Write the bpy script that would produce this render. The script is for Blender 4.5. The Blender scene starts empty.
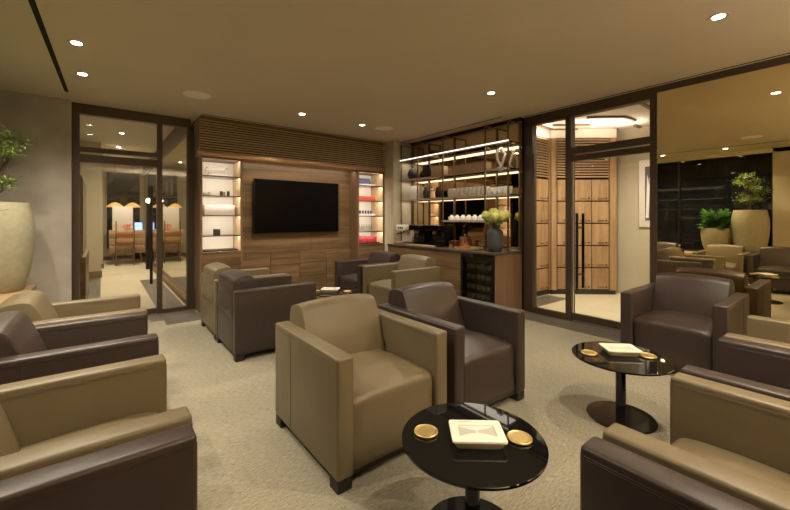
import bpy, bmesh, math, random
from mathutils import Vector, Matrix
random.seed(7)
PI = math.pi
SC = bpy.context.scene
COL = SC.collection

# ------------------------------------------------------------------ materials
def nmat(name):
    m = bpy.data.materials.new(name); m.use_nodes = True
    nt = m.node_tree; b = nt.nodes['Principled BSDF']
    return m, nt, b

def N(nt, t, **k):
    n = nt.nodes.new(t)
    for a, v in k.items():
        if a in n.inputs: n.inputs[a].default_value = v
        else: setattr(n, a, v)
    return n

def L(nt, a, b): nt.links.new(a, b)

def objcoord(nt, scale=(1, 1, 1), rand=True):
    tc = N(nt, 'ShaderNodeTexCoord')
    mp = N(nt, 'ShaderNodeMapping'); mp.inputs['Scale'].default_value = scale
    if rand:
        oi = N(nt, 'ShaderNodeObjectInfo')
        mu = N(nt, 'ShaderNodeMath', operation='MULTIPLY'); mu.inputs[1].default_value = 37.0
        L(nt, oi.outputs['Random'], mu.inputs[0])
        ad = N(nt, 'ShaderNodeVectorMath', operation='ADD')
        L(nt, tc.outputs['Object'], ad.inputs[0]); L(nt, mu.outputs[0], ad.inputs[1])
        L(nt, ad.outputs[0], mp.inputs['Vector'])
    else:
        L(nt, tc.outputs['Object'], mp.inputs['Vector'])
    return mp.outputs['Vector']

def plain(name, col, rough=.6, metal=0, bump=0, bscale=200, var=0, vscale=6, spec=.5, coat=0, emit=None, es=1):
    m, nt, b = nmat(name)
    b.inputs['Base Color'].default_value = (*col, 1)
    b.inputs['Roughness'].default_value = rough
    b.inputs['Metallic'].default_value = metal
    b.inputs['Specular IOR Level'].default_value = spec
    if coat:
        b.inputs['Coat Weight'].default_value = coat; b.inputs['Coat Roughness'].default_value = .05
    if emit:
        b.inputs['Emission Color'].default_value = (*emit, 1); b.inputs['Emission Strength'].default_value = es
    if bump or var: v = objcoord(nt)
    if var:
        no = N(nt, 'ShaderNodeTexNoise', Scale=vscale, Detail=4.0); L(nt, v, no.inputs['Vector'])
        mr = N(nt, 'ShaderNodeMapRange'); mr.inputs['From Min'].default_value = .3; mr.inputs['From Max'].default_value = .7
        mr.inputs['To Min'].default_value = 1 - var; mr.inputs['To Max'].default_value = 1 + var
        L(nt, no.outputs['Fac'], mr.inputs['Value'])
        mx = N(nt, 'ShaderNodeVectorMath', operation='SCALE'); mx.inputs[0].default_value = col
        L(nt, mr.outputs[0], mx.inputs['Scale']); L(nt, mx.outputs[0], b.inputs['Base Color'])
    if bump:
        no = N(nt, 'ShaderNodeTexNoise', Scale=bscale, Detail=3.0); L(nt, v, no.inputs['Vector'])
        bp = N(nt, 'ShaderNodeBump', Strength=bump, Distance=.002)
        L(nt, no.outputs['Fac'], bp.inputs['Height']); L(nt, bp.outputs[0], b.inputs['Normal'])
    return m

def wood(name, c0, c1, axis='x', rough=.5, fine=26, long=1.2, spec=.35):
    m, nt, b = nmat(name)
    s = {'x': (long, fine, fine), 'y': (fine, long, fine), 'z': (fine, fine, long)}[axis]
    v = objcoord(nt, s)
    n1 = N(nt, 'ShaderNodeTexNoise', Scale=1.0, Detail=6.0, Roughness=.62, Distortion=.6); L(nt, v, n1.inputs['Vector'])
    s2 = tuple(x * .22 for x in s)
    v2 = objcoord(nt, s2)
    n2 = N(nt, 'ShaderNodeTexNoise', Scale=1.0, Detail=2.0); L(nt, v2, n2.inputs['Vector'])
    mx = N(nt, 'ShaderNodeMath', operation='MULTIPLY_ADD'); mx.inputs[1].default_value = .55
    L(nt, n1.outputs['Fac'], mx.inputs[0])
    m2 = N(nt, 'ShaderNodeMath', operation='MULTIPLY'); m2.inputs[1].default_value = .45
    L(nt, n2.outputs['Fac'], m2.inputs[0]); L(nt, m2.outputs[0], mx.inputs[2])
    cr = N(nt, 'ShaderNodeValToRGB'); e = cr.color_ramp.elements
    e[0].position = .34; e[0].color = (*c0, 1); e[1].position = .66; e[1].color = (*c1, 1)
    L(nt, mx.outputs[0], cr.inputs['Fac']); L(nt, cr.outputs['Color'], b.inputs['Base Color'])
    b.inputs['Roughness'].default_value = rough; b.inputs['Specular IOR Level'].default_value = spec
    bp = N(nt, 'ShaderNodeBump', Strength=.12, Distance=.001)
    L(nt, n1.outputs['Fac'], bp.inputs['Height']); L(nt, bp.outputs[0], b.inputs['Normal'])
    return m

def leather(name, col, rough=.42):
    m, nt, b = nmat(name)
    v = objcoord(nt)
    n2 = N(nt, 'ShaderNodeTexNoise', Scale=5.0, Detail=3.0); L(nt, v, n2.inputs['Vector'])
    mr = N(nt, 'ShaderNodeMapRange'); mr.inputs['To Min'].default_value = .88; mr.inputs['To Max'].default_value = 1.12
    L(nt, n2.outputs['Fac'], mr.inputs['Value'])
    mx = N(nt, 'ShaderNodeVectorMath', operation='SCALE'); mx.inputs[0].default_value = col
    L(nt, mr.outputs[0], mx.inputs['Scale']); L(nt, mx.outputs[0], b.inputs['Base Color'])
    vo = N(nt, 'ShaderNodeTexVoronoi', Scale=420.0); L(nt, v, vo.inputs['Vector'])
    no = N(nt, 'ShaderNodeTexNoise', Scale=7.0, Detail=2.0); L(nt, v, no.inputs['Vector'])
    b1 = N(nt, 'ShaderNodeBump', Strength=.10, Distance=.001); L(nt, vo.outputs['Distance'], b1.inputs['Height'])
    b2 = N(nt, 'ShaderNodeBump', Strength=.25, Distance=.012); L(nt, no.outputs['Fac'], b2.inputs['Height'])
    L(nt, b1.outputs[0], b2.inputs['Normal']); L(nt, b2.outputs[0], b.inputs['Normal'])
    b.inputs['Roughness'].default_value = rough; b.inputs['Specular IOR Level'].default_value = .45
    return m

def glass(name, tint=(1, 1, 1), ior=1.45):
    m = bpy.data.materials.new(name); m.use_nodes = True
    nt = m.node_tree; nt.nodes.clear()
    o = N(nt, 'ShaderNodeOutputMaterial'); t = N(nt, 'ShaderNodeBsdfTransparent'); g = N(nt, 'ShaderNodeBsdfGlossy')
    t.inputs['Color'].default_value = (*tint, 1); g.inputs['Roughness'].default_value = .01
    f = N(nt, 'ShaderNodeFresnel', IOR=ior); mx = N(nt, 'ShaderNodeMixShader')
    L(nt, f.outputs[0], mx.inputs[0]); L(nt, t.outputs[0], mx.inputs[1]); L(nt, g.outputs[0], mx.inputs[2]); L(nt, mx.outputs[0], o.inputs[0])
    return m

def mirror(name, tint, through=0.0, rough=.008):
    m = bpy.data.materials.new(name); m.use_nodes = True
    nt = m.node_tree; nt.nodes.clear()
    o = N(nt, 'ShaderNodeOutputMaterial'); t = N(nt, 'ShaderNodeBsdfTransparent'); g = N(nt, 'ShaderNodeBsdfGlossy')
    t.inputs['Color'].default_value = (*tint, 1); g.inputs['Color'].default_value = (*tint, 1); g.inputs['Roughness'].default_value = rough
    mx = N(nt, 'ShaderNodeMixShader'); mx.inputs[0].default_value = through
    L(nt, g.outputs[0], mx.inputs[1]); L(nt, t.outputs[0], mx.inputs[2]); L(nt, mx.outputs[0], o.inputs[0])
    return m

def emis(name, col, s):
    m = bpy.data.materials.new(name); m.use_nodes = True
    nt = m.node_tree; nt.nodes.clear()
    o = N(nt, 'ShaderNodeOutputMaterial'); e = N(nt, 'ShaderNodeEmission', Strength=s); e.inputs['Color'].default_value = (*col, 1)
    L(nt, e.outputs[0], o.inputs[0]); return m

def carpet(name, c0, c1):
    m, nt, b = nmat(name)
    v = objcoord(nt, rand=False)
    n1 = N(nt, 'ShaderNodeTexNoise', Scale=170.0, Detail=3.0, Roughness=.7); L(nt, v, n1.inputs['Vector'])
    v2 = objcoord(nt, (30, 160, 30), rand=False)
    n3 = N(nt, 'ShaderNodeTexNoise', Scale=1.0, Detail=3.0); L(nt, v2, n3.inputs['Vector'])
    br = N(nt, 'ShaderNodeTexBrick', Scale=1.0); br.inputs['Color1'].default_value = (1.04, 1.04, 1.04, 1); br.inputs['Color2'].default_value = (.93, .93, .93, 1)
    br.inputs['Mortar'].default_value = (.97, .97, .97, 1); br.inputs['Mortar Size'].default_value = .001
    br.inputs['Brick Width'].default_value = 1.0; br.inputs['Row Height'].default_value = .5
    L(nt, v, br.inputs['Vector'])
    a2 = N(nt, 'ShaderNodeMath', operation='ADD'); L(nt, n1.outputs['Fac'], a2.inputs[0]); L(nt, n3.outputs['Fac'], a2.inputs[1])
    dv = N(nt, 'ShaderNodeMath', operation='DIVIDE'); dv.inputs[1].default_value = 2.0; L(nt, a2.outputs[0], dv.inputs[0])
    cr = N(nt, 'ShaderNodeValToRGB'); e = cr.color_ramp.elements
    e[0].position = .33; e[0].color = (*c0, 1); e[1].position = .67; e[1].color = (*c1, 1); L(nt, dv.outputs[0], cr.inputs['Fac'])
    mm = N(nt, 'ShaderNodeMix', data_type='RGBA', blend_type='MULTIPLY'); mm.inputs[0].default_value = 1.0
    L(nt, cr.outputs['Color'], mm.inputs[6]); L(nt, br.outputs['Color'], mm.inputs[7]); L(nt, mm.outputs[2], b.inputs['Base Color'])
    b.inputs['Roughness'].default_value = .95; b.inputs['Specular IOR Level'].default_value = .1
    bp = N(nt, 'ShaderNodeBump', Strength=.4, Distance=.004); L(nt, dv.outputs[0], bp.inputs['Height']); L(nt, bp.outputs[0], b.inputs['Normal'])
    return m

M = {}
M['tan'] = leather('tan leather', (.160, .125, .072), .40)
M['brown'] = leather('brown leather', (.046, .032, .028), .38)
M['foot'] = plain('dark foot', (.015, .012, .01), .5)
M['carpet'] = carpet('khaki carpet', (.15, .135, .098), (.40, .362, .276))
M['carpet_pale'] = carpet('pale carpet', (.42, .37, .27), (.60, .54, .41))
M['plank'] = wood('grey plank floor', (.060, .052, .043), (.155, .133, .108), 'x', .55, 12, 1.0)
M['plank_y'] = wood('grey plank floor along', (.060, .052, .043), (.155, .133, .108), 'y', .55, 12, 1.0)
M['ceiling'] = plain('ceiling paint', (.66, .575, .435), .85, var=.03, vscale=1.5, spec=.2)
M['plaster'] = plain('warm grey plaster', (.40, .365, .32), .9, bump=.45, bscale=40, var=.12, vscale=3.2, spec=.15)
M['cream_wall'] = plain('cream wall', (.50, .45, .34), .8, var=.02, vscale=3, spec=.2)
M['white_wall'] = plain('white paint', (.72, .66, .59), .85, spec=.2)
M['dark'] = plain('dark void', (.008, .007, .006), .8, spec=.1)
M['slot'] = plain('slot black', (.02, .016, .012), .7, spec=.2)
M['walnut'] = wood('walnut', (.080, .045, .022), (.32, .205, .108), 'x', .42, 30, 1.3)
M['slat'] = wood('slat wood', (.32, .225, .125), (.50, .37, .22), 'x', .45, 30, 1.3)
M['walnut_y'] = wood('walnut along', (.095, .056, .028), (.27, .165, .085), 'y', .42, 30, 1.3)
M['walnut_z'] = wood('walnut upright', (.15, .085, .046), (.29, .18, .10), 'z', .42, 30, 1.3)
M['oak'] = wood('oak', (.27, .155, .07), (.52, .345, .19), 'z', .5, 16, 1.4)
M['oak_x'] = wood('oak flat', (.34, .215, .115), (.52, .36, .21), 'x', .5, 16, 1.4)
M['ash'] = wood('pale ash', (.52, .38, .23), (.66, .51, .34), 'z', .5, 14, 1.2)
M['frame'] = plain('bronze frame', (.082, .057, .038), .42, metal=.35)
M['black'] = plain('black metal', (.012, .011, .011), .38, metal=.3)
M['brass'] = plain('bronze post', (.20, .135, .075), .38, metal=.8)
M['copper_trim'] = plain('copper trim', (.50, .32, .19), .35, metal=.6)
M['copper'] = plain('copper', (.72, .40, .26), .25, metal=1)
M['gold'] = plain('gold', (.62, .46, .19), .42, metal=1, bump=.5, bscale=300)
M['screen'] = plain('tv screen', (.002, .002, .0022), .25, spec=.12)
M['bezel'] = plain('tv bezel', (.006, .006, .006), .4)
M['blackglass'] = plain('black glass', (.006, .006, .006), .03, spec=.5)
M['glossblack'] = plain('black gloss', (.008, .008, .008), .09, spec=.5)
M['porcelain'] = plain('porcelain', (.78, .74, .64), .25, spec=.5)
M['porc_side'] = plain('porcelain cream', (.62, .53, .36), .3)
M['motif'] = plain('grey motif', (.47, .45, .42), .5)
M['glaze'] = plain('cup white', (.82, .80, .75), .3)
M['clay'] = plain('sand planter', (.39, .365, .255), .85, bump=.8, bscale=70, var=.08, vscale=20, spec=.15)
M['soil'] = plain('soil', (.03, .022, .015), .95)
M['bark'] = plain('bark', (.12, .085, .055), .9, bump=.6, bscale=60)
M['leaf'] = plain('olive leaf', (.24, .33, .09), .5, var=.35, vscale=9)
M['leafl'] = plain('fern leaf', (.12, .30, .05), .5, var=.3, vscale=9)
M['hyd'] = plain('hydrangea', (.60, .62, .20), .7, var=.25, vscale=20)
M['hydleaf'] = plain('hydrangea leaf', (.06, .14, .03), .5)
M['vase'] = plain('charcoal vase', (.055, .058, .062), .55, bump=.2, bscale=80)
M['glass'] = glass('clear glass', (.97, .96, .93))
M['glass_shelf'] = glass('smoked glass', (.62, .55, .46), 1.5)
M['glassware'] = glass('glassware', (.92, .92, .9), 1.5)
M['window'] = plain('night glass', (.008, .010, .013), .02, spec=.4)
M['bronze_mirror'] = mirror('bronze mirror', (.94, .82, .54), .0)
M['bar_mirror'] = mirror('bar mirror', (.62, .50, .35), 0)
M['grey_mirror'] = mirror('corridor mirror', (.72, .70, .64), 0)
M['lamp'] = emis('downlight lamp', (1, .90, .72), 14)
M['led'] = emis('led strip', (1, .86, .68), 7)
M['led_soft'] = emis('led niche', (1, .90, .72), 9)
M['speaker'] = plain('speaker mesh', (.92, .85, .70), .9, bump=.3, bscale=900)
M['trimring'] = plain('downlight ring', (.55, .45, .30), .5)
M['lockplate'] = plain('brass plate', (.30, .20, .09), .4, metal=.7)
M['red'] = plain('red box', (.28, .02, .03), .45)
M['coral'] = plain('coral box', (.75, .12, .08), .5)
M['navy'] = plain('navy box', (.05, .06, .16), .5)
M['paper'] = plain('white card', (.75, .72, .68), .6)
M['rail'] = plain('shelf rail', (.50, .40, .31), .4, metal=.2)
M['bottle_end'] = plain('bottle end', (.24, .28, .23), .2)
M['silver'] = plain('steel', (.6, .58, .54), .28, metal=1)
M['pinkbox'] = plain('frosted acrylic', (.50, .46, .45), .3)
M['bottle'] = plain('bottle glass', (.03, .04, .02), .12)
M['photo_dark'] = plain('print dark', (.10, .10, .11), .5)
M['ltan'] = plain('caramel leather', (.36, .15, .06), .5)
M['blue_screen'] = emis('blue screen', (.25, .38, 1), 1.2)
M['shade'] = plain('lamp shade', (.45, .28, .10), .5, emit=(1, .55, .15), es=.2)
M['cream_box'] = plain('ivory enamel', (.75, .70, .60), .3)
M['pale_stone'] = plain('dark stone top', (.085, .065, .05), .3)

# ------------------------------------------------------------------ mesh helpers
class B:
    """collects shapes; build() links them as one mesh object"""
    def __init__(s): s.bm = bmesh.new(); s.mi = 0
    def _in(s, t):
        for f in t.faces: f.material_index = s.mi
        me = bpy.data.meshes.new('t'); t.to_mesh(me); s.bm.from_mesh(me); bpy.data.meshes.remove(me); t.free()
    def box(s, x0, x1, y0, y1, z0, z1, bev=0, seg=2, mtx=None):
        t = bmesh.new(); bmesh.ops.create_cube(t, size=1)
        for v in t.verts: v.co = Vector(((x0 + x1) / 2 + v.co.x * (x1 - x0), (y0 + y1) / 2 + v.co.y * (y1 - y0), (z0 + z1) / 2 + v.co.z * (z1 - z0)))
        if bev: bmesh.ops.bevel(t, geom=t.edges[:], offset=bev, segments=seg, profile=.5, affect='EDGES')
        if mtx: bmesh.ops.transform(t, matrix=mtx, verts=t.verts)
        s._in(t); return s
    def lathe(s, prof, seg=32, c=(0, 0, 0), mtx=None, sq=0):
        t = bmesh.new(); rings = []
        for r, z in prof:
            if r < 1e-6: rings.append([t.verts.new((c[0], c[1], c[2] + z))])
            else:
                ring = []
                for i in range(seg):
                    a = 2 * PI * i / seg
                    ring.append(t.verts.new((c[0] + r * math.cos(a), c[1] + r * math.sin(a), c[2] + z)))
                rings.append(ring)
        for a, b in zip(rings, rings[1:]):
            for i in range(seg):
                j = (i + 1) % seg
                if len(a) == 1 and len(b) == 1: continue
                if len(a) == 1: t.faces.new((a[0], b[j], b[i]))
                elif len(b) == 1: t.faces.new((a[i], a[j], b[0]))
                else: t.faces.new((a[i], a[j], b[j], b[i]))
        for ring, flip in ((rings[0], True), (rings[-1], False)):
            if len(ring) > 1: t.faces.new(ring[::-1] if flip else ring)
        bmesh.ops.recalc_face_normals(t, faces=t.faces)
        if mtx: bmesh.ops.transform(t, matrix=mtx, verts=t.verts)
        s._in(t); return s
    def tube(s, pts, r, seg=8, r1=None):
        t = bmesh.new(); pts = [Vector(p) for p in pts]; rings = []
        up = Vector((0, 0, 1)); n = len(pts); prev = None
        for i, p in enumerate(pts):
            d = (pts[min(i + 1, n - 1)] - pts[max(i - 1, 0)]).normalized()
            if prev is None:
                a = d.cross(up) if abs(d.dot(up)) < .95 else d.cross(Vector((1, 0, 0)))
            else: a = prev - d * prev.dot(d)
            a.normalize(); prev = a; b = d.cross(a)
            rr = r if r1 is None else r + (r1 - r) * i / max(1, n - 1)
            rings.append([t.verts.new(p + a * rr * math.cos(2 * PI * k / seg) + b * rr * math.sin(2 * PI * k / seg)) for k in range(seg)])
        for A, Bq in zip(rings, rings[1:]):
            for k in range(seg): t.faces.new((A[k], A[(k + 1) % seg], Bq[(k + 1) % seg], Bq[k]))
        t.faces.new(rings[0][::-1]); t.faces.new(rings[-1])
        bmesh.ops.recalc_face_normals(t, faces=t.faces)
        s._in(t); return s
    def loft(s, rings, close=True):
        t = bmesh.new(); R = [[t.verts.new(p) for p in ring] for ring in rings]; n = len(R[0])
        for A, Bq in zip(R, R[1:]):
            for k in range(n): t.faces.new((A[k], A[(k + 1) % n], Bq[(k + 1) % n], Bq[k]))
        if close: t.faces.new(R[0][::-1]); t.faces.new(R[-1])
        bmesh.ops.recalc_face_normals(t, faces=t.faces); s._in(t); return s
    def faces(s, polys):
        t = bmesh.new()
        for p in polys: t.faces.new([t.verts.new(q) for q in p])
        s._in(t); return s
    def ball(s, c, r, sub=2, sc=(1, 1, 1)):
        t = bmesh.new(); bmesh.ops.create_icosphere(t, subdivisions=sub, radius=1)
        for v in t.verts: v.co = Vector((c[0] + v.co.x * r * sc[0], c[1] + v.co.y * r * sc[1], c[2] + v.co.z * r * sc[2]))
        s._in(t); return s
    def build(s, name, mat, parent=None, smooth=38, **props):
        me = bpy.data.meshes.new(name); s.bm.to_mesh(me); s.bm.free()
        for m_ in (mat if isinstance(mat, (list, tuple)) else [mat]): me.materials.append(m_)
        if smooth:
            for p in me.polygons: p.use_smooth = True
            try: me.set_sharp_from_angle(angle=math.radians(smooth))
            except Exception: pass
        o = bpy.data.objects.new(name, me); COL.objects.link(o)
        if parent: o.parent = parent
        for k, v in props.items(): o[k] = v
        return o

def thing(name, label, cat, loc=(0, 0, 0), rz=0, group=None):
    o = bpy.data.objects.new(name, None); COL.objects.link(o)
    o.empty_display_size = .1
    o.location = loc; o.rotation_euler = (0, 0, rz); o['label'] = label; o['category'] = cat
    if group: o['group'] = group
    return o

def tag(o, label, cat, group=None, loc=None, rz=None):
    o['label'] = label; o['category'] = cat
    if group: o['group'] = group
    if loc: o.location = loc
    if rz is not None: o.rotation_euler = (0, 0, rz)
    return o

def dup(root, loc, rz, label=None, group=None):
    r = root.copy(); COL.objects.link(r); r.location = loc; r.rotation_euler = (0, 0, rz)
    if label: r['label'] = label
    if group: r['group'] = group
    for ch in list(root.children):
        c = ch.copy(); COL.objects.link(c); c.parent = r
        for g in list(ch.children):
            d = g.copy(); COL.objects.link(d); d.parent = c
    return r

def struct(name, b, mat, parent=None, smooth=0):
    o = b.build(name, mat, parent, smooth); o['kind'] = 'structure'; return o

def bez(pts, n=6, closed=True):
    out = []; m = len(pts)
    P = [Vector(p) for p in pts]
    for i in range(m):
        p0, p1, p2, p3 = P[i - 1], P[i], P[(i + 1) % m], P[(i + 2) % m]
        for k in range(n):
            t = k / n
            out.append(.5 * ((2 * p1) + (-p0 + p2) * t + (2 * p0 - 5 * p1 + 4 * p2 - p3) * t * t + (-p0 + 3 * p1 - 3 * p2 + p3) * t ** 3))
    return out

# ------------------------------------------------------------------ camera
cd = bpy.data.cameras.new('camera'); cam = bpy.data.objects.new('camera', cd); COL.objects.link(cam)
YAW = math.atan((395 - 102) / 373.0)
cam.location = (0, 0, 1.3); cam.rotation_euler = (PI / 2, 0, -YAW)
cd.sensor_width = 36; cd.lens = 36 * 373.0 / 790; cd.shift_y = -37.0 / 790; cd.clip_start = .02
SC.camera = cam

# ------------------------------------------------------------------ room shell
GX = 4.65           # plane of the glass wall on the right
WX = -1.25          # plane of the windows
BY = -3.0           # wall behind
CH = 2.70
struct('floor', B().box(WX - .2, GX, BY, 5.95, -.05, 0), M['carpet'])
struct('floor_1', B().box(GX, 8.2, .2, 3.9, -.05, 0), M['carpet_pale'])
struct('floor_2', B().box(-2.2, 3.2, 5.95, 14.8, -.05, 0), M['carpet_pale'])
struct('trim_1', B().box(4.28, GX + .12, BY, 3.0, 0, .004), M['plank_y'])
b = B()
for x0, x1, y0 in ((-.3, .48, 5.72), (.48, .62, 5.55), (.62, 1.02, 5.28)): b.box(x0, x1, y0, 5.95, 0, .004)
struct('trim_2', b, M['plank'])
struct('trim_3', B().box(1.02, 4.0, 5.30, 5.6, 0, .004), M['plank'])
struct('ceiling', B().box(WX - .2, GX + .12, BY, 6.05, CH, CH + .12), M['ceiling'])
struct('ceiling_1', B().box(GX + .12, 8.2, .2, 3.9, 2.82, 2.92), M['white_wall'])
struct('ceiling_2', B().box(-2.2, 3.2, 6.05, 14.8, 2.95, 3.05), M['cream_wall'])
struct('wall_left', B().box(-1.4, -.285, 5.86, 6.02, 0, CH), M['plaster'])
struct('wall_back', B().box(WX - .2, GX, BY - .12, BY, 0, CH), M['cream_wall'])
# slots in the ceiling
def slot(name, x0, x1, y0, y1): struct(name, B().box(x0, x1, y0, y1, CH - .0025, CH + .01), M['slot'])
b = B(); z0, z1 = CH - .0025, CH + .01
b.loft([[(-.51, BY + .3, z0), (-.475, BY + .3, z0), (-.475, BY + .3, z1), (-.51, BY + .3, z1)], [(-.325, 5.5, z0), (-.29, 5.5, z0), (-.29, 5.5, z1), (-.325, 5.5, z1)]])
struct('trim_4', b, M['slot'])
slot('trim_5', 1.06, 4.30, 5.545, 5.565)
slot('trim_6', 4.345, 4.365, 3.15, 5.33)
slot('trim_7', 4.575, 4.593, BY + .1, 2.96)
# window wall on the far left
struct('wall_window', B().box(WX - .2, WX, .86, 1.2, 0, CH), M['cream_wall'])
struct('wall_sill', B().box(WX - .2, WX - .01, BY, 5.86, 0, .50), M['cream_wall'])
for i, (y0, y1) in enumerate(((1.2, 5.86), (-2.9, .86))):
    w = struct('window_%d' % (i + 1), B().box(WX - .09, WX - .08, y0, y1, .5, 2.62), M['window'])
    b = B(); n = 3
    for k in range(n + 1):
        y = y0 + (y1 - y0) * k / n
        b.box(WX - .10, WX - .04, max(y0, y - .02), min(y1, y + .02), .5, 2.62)
    b.box(WX - .10, WX - .04, y0, y1, .5, .54)
    fr = b.build('window_frame', M['black'], w, 0); fr['kind'] = 'structure'
struct('trim_8', B().box(WX - .2, WX, BY, 5.86, 2.62, CH), M['ceiling'])
lg = thing('wooden_ledge', 'long wooden ledge under the windows carrying the sand coloured planters', 'ledge')
B().box(WX + .005, -.585, -2.4, 5.85, .50, .55, .006).build('ledge_top', M['oak_x'], lg)
B().box(WX + .005, -.60, -2.4, 5.85, 0, .50).build('ledge_front', M['walnut_y'], lg)

# ------------------------------------------------------------------ glass wall on the right
F = M['frame']
struct('trim_9', B().box(GX - .01, GX + .10, 1.46, 3.0, 2.58, CH), F)
struct('trim_10', B().box(GX - .01, GX + .10, 2.86, 3.0, 0, 2.6), F)
struct('trim_11', B().box(GX - .01, GX + .10, 2.325, 2.395, 0, 2.6), F)
struct('trim_12', B().box(GX - .01, GX + .10, 1.40, 1.465, 0, CH), F)
struct('trim_13', B().box(GX - .01, GX + .10, BY, 1.40, 2.635, CH), F)
struct('trim_14', B().box(GX - .01, GX + .06, 2.395, 2.86, 0, .075), F)
struct('trim_15', B().box(GX - .01, GX + .10, 1.465, 2.325, 2.10, 2.18), F)
w = struct('window_3', B().box(GX + .03, GX + .04, 2.395, 2.86, .07, 2.58), M['glass'])
w = struct('window_4', B().box(GX + .03, GX + .04, 1.465, 2.325, 2.18, 2.58), M['glass'])
w = struct('window_5', B().box(GX, GX + .01, BY, 1.40, .06, 2.64), M['bronze_mirror'])
struct('baseboard_right', B().box(GX - .01, GX + .04, BY, 1.40, 0, .06), F)
d = struct('door_1', B().box(GX + .03, GX + .042, 1.475, 2.315, .10, 2.02), M['glass'])
d['label'] = 'glass door to the locker room with long black pull handles'
b = B(); b.box(GX + .01, GX + .06, 1.47, 2.32, 2.015, 2.085).box(GX + .01, GX + .06, 1.47, 2.32, .02, .10)
b.build('door_rail', F, d, 0)
b = B()
for xo in (-.045, .115):
    b.box(GX + xo - .013, GX + xo + .013, 2.215, 2.245, .42, 1.36, .006)
    for z in (.6, 1.18): b.box(GX + min(xo, .035), GX + max(xo, .035), 2.222, 2.238, z - .01, z + .01)
b.build('handle', M['black'], d)

# locker room behind the glass
struct('wall_locker', B().box(4.77, 6.15, 3.53, 3.65, 0, 2.9), M['white_wall'])
struct('wall_east', B().box(7.05, 7.2, .2, 2.9, 0, 2.9), M['cream_wall'])
struct('wall_south', B().box(4.77, 7.2, .08, .2, 0, 2.9), M['dark'])
struct('wall_north', B().box(6.0, 8.2, 3.8, 3.9, 0, 2.9), M['white_wall'])
struct('trim_16', B().box(4.77, 5.9, 3.0, 3.36, 0, .004), M['plank'])
hgrp = 'locker walls behind the glass'
def locker_bank(name, label, loc, rz, cols, cw, lead, tail):
    t = thing(name, label, 'locker', loc, rz, hgrp)
    W = lead + cols * cw + tail
    B().box(0, W, .01, .10, 0, 2.66).build('carcass', M['oak'], t, 0)
    B().box(0, W, -.004, .02, 0, .075).build('plinth', M['foot'], t, 0)
    b = B()
    nsl = 15
    for k in range(nsl):
        z = 1.99 + k * .045
        b.box(lead, lead + cols * cw, -.03, .0, z, z + .022)
    b.build('slat_panel', M['oak_x'], t, 0)
    B().box(lead, lead + cols * cw, -.001, .012, 1.965, 2.66).build('slat_backing', M['slot'], t, 0)
    b = B(); b.box(0, lead - .01, -.03, .012, .075, 2.66); b.box(W - tail + .01, W, -.03, .012, .075, 2.66)
    b.build('side_stile', M['oak'], t, 0)
    B().box(0, W, -.03, .10, 2.66, 2.815).build('cornice', M['white_wall'], t, 0)
    zs = [.08, .455, .832, 1.208, 1.585, 1.96]
    for r in range(5):
        for c in range(cols):
            x0 = lead + c * cw
            dr = B().box(x0 + .006, x0 + cw - .006, -.022, .009, zs[r] + .010, zs[r + 1] - .010, .003, 1).build('locker_door', M['oak'], t)
            B().box(x0 + cw * .34, x0 + cw * .70, -.028, -.021, zs[r] + .035, zs[r] + .06).build('name_plate', M['lockplate'], dr, 0)
            B().lathe([(0, 0), (.012, 0), (.012, .012), (0, .012)], 10, mtx=Matrix.Translation((x0 + cw - .05, -.021, zs[r] + .05)) @ Matrix.Rotation(PI / 2, 4, 'X')).build('lock', M['black'], dr)
    b = B()
    b.box(lead, W - tail, -.012, .011, .075, 1.965)
    b.build('reveal', M['slot'], t, 0)
    return t
locker_bank('locker_bank', 'oak locker wall straight behind the glass door, three columns wide', (6.03, 3.37, 0), math.radians(-40), 3, .29, .10, .12)
locker_bank('locker_bank', 'narrow oak locker wall behind the glass side panel left of the door', (4.80, 3.40, 0), 0, 3, .385, .02, .06)
# ceiling battens of that room
batg = 'wooden ceiling battens in the locker room'
def batten(p, q, lab):
    p = Vector((*p, 2.79)); q = Vector((*q, 2.79)); dlt = q - p; l = dlt.length
    o = B().box(0, l, -.022, .022, 0.002, .03).build('ceiling_batten', M['walnut'], None, 0)
    tag(o, lab, 'batten', batg, p, math.atan2(dlt.y, dlt.x))
batten((5.40, 3.32), (6.05, 3.34), 'wooden ceiling batten above the narrow side lockers')
batten((6.05, 3.34), (6.36, 3.07), 'wooden ceiling batten just behind the door mullion')
batten((5.75, 3.18), (6.20, 2.80), 'wooden ceiling batten at the left of the transom window')
batten((5.72, 2.62), (6.12, 2.26), 'longest level wooden batten in the middle of the transom window')
batten((6.12, 2.26), (6.50, 2.25), 'short wooden batten bending down from the middle batten')
batten((6.50, 3.02), (6.90, 2.64), 'lowest wooden batten in the transom window, above the locker slats')
batten((6.80, 2.36), (7.04, 2.36), 'small wooden batten at the lower right of the transom window')
batten((5.45, 1.85), (5.93, 1.86), 'thin wooden batten in the top right corner of the transom')
pf = thing('picture_frame', 'white framed black and white picture on the cream wall behind the door', 'picture', (7.045, 2.0, 1.7))
B().box(-.03, 0, -.40, .37, -.55, .55, .004).build('frame', M['paper'], pf)
b = B().box(-.034, -.028, -.31, .28, -.44, .44).build('print', M['photo_dark'], pf, 0)
b = B()
for k in range(7):
    y = -.25 + k * .08
    b.faces([[(-.0345, y, -.40 + .07 * (k % 3)), (-.0345, y + .04, -.40), (-.0345, y + .02 + .05 * (k % 2), .2 + .06 * (k % 4)), (-.0345, y - .02, .1)]])
b.build('brush_shapes', M['paper'], pf, 0)

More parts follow.
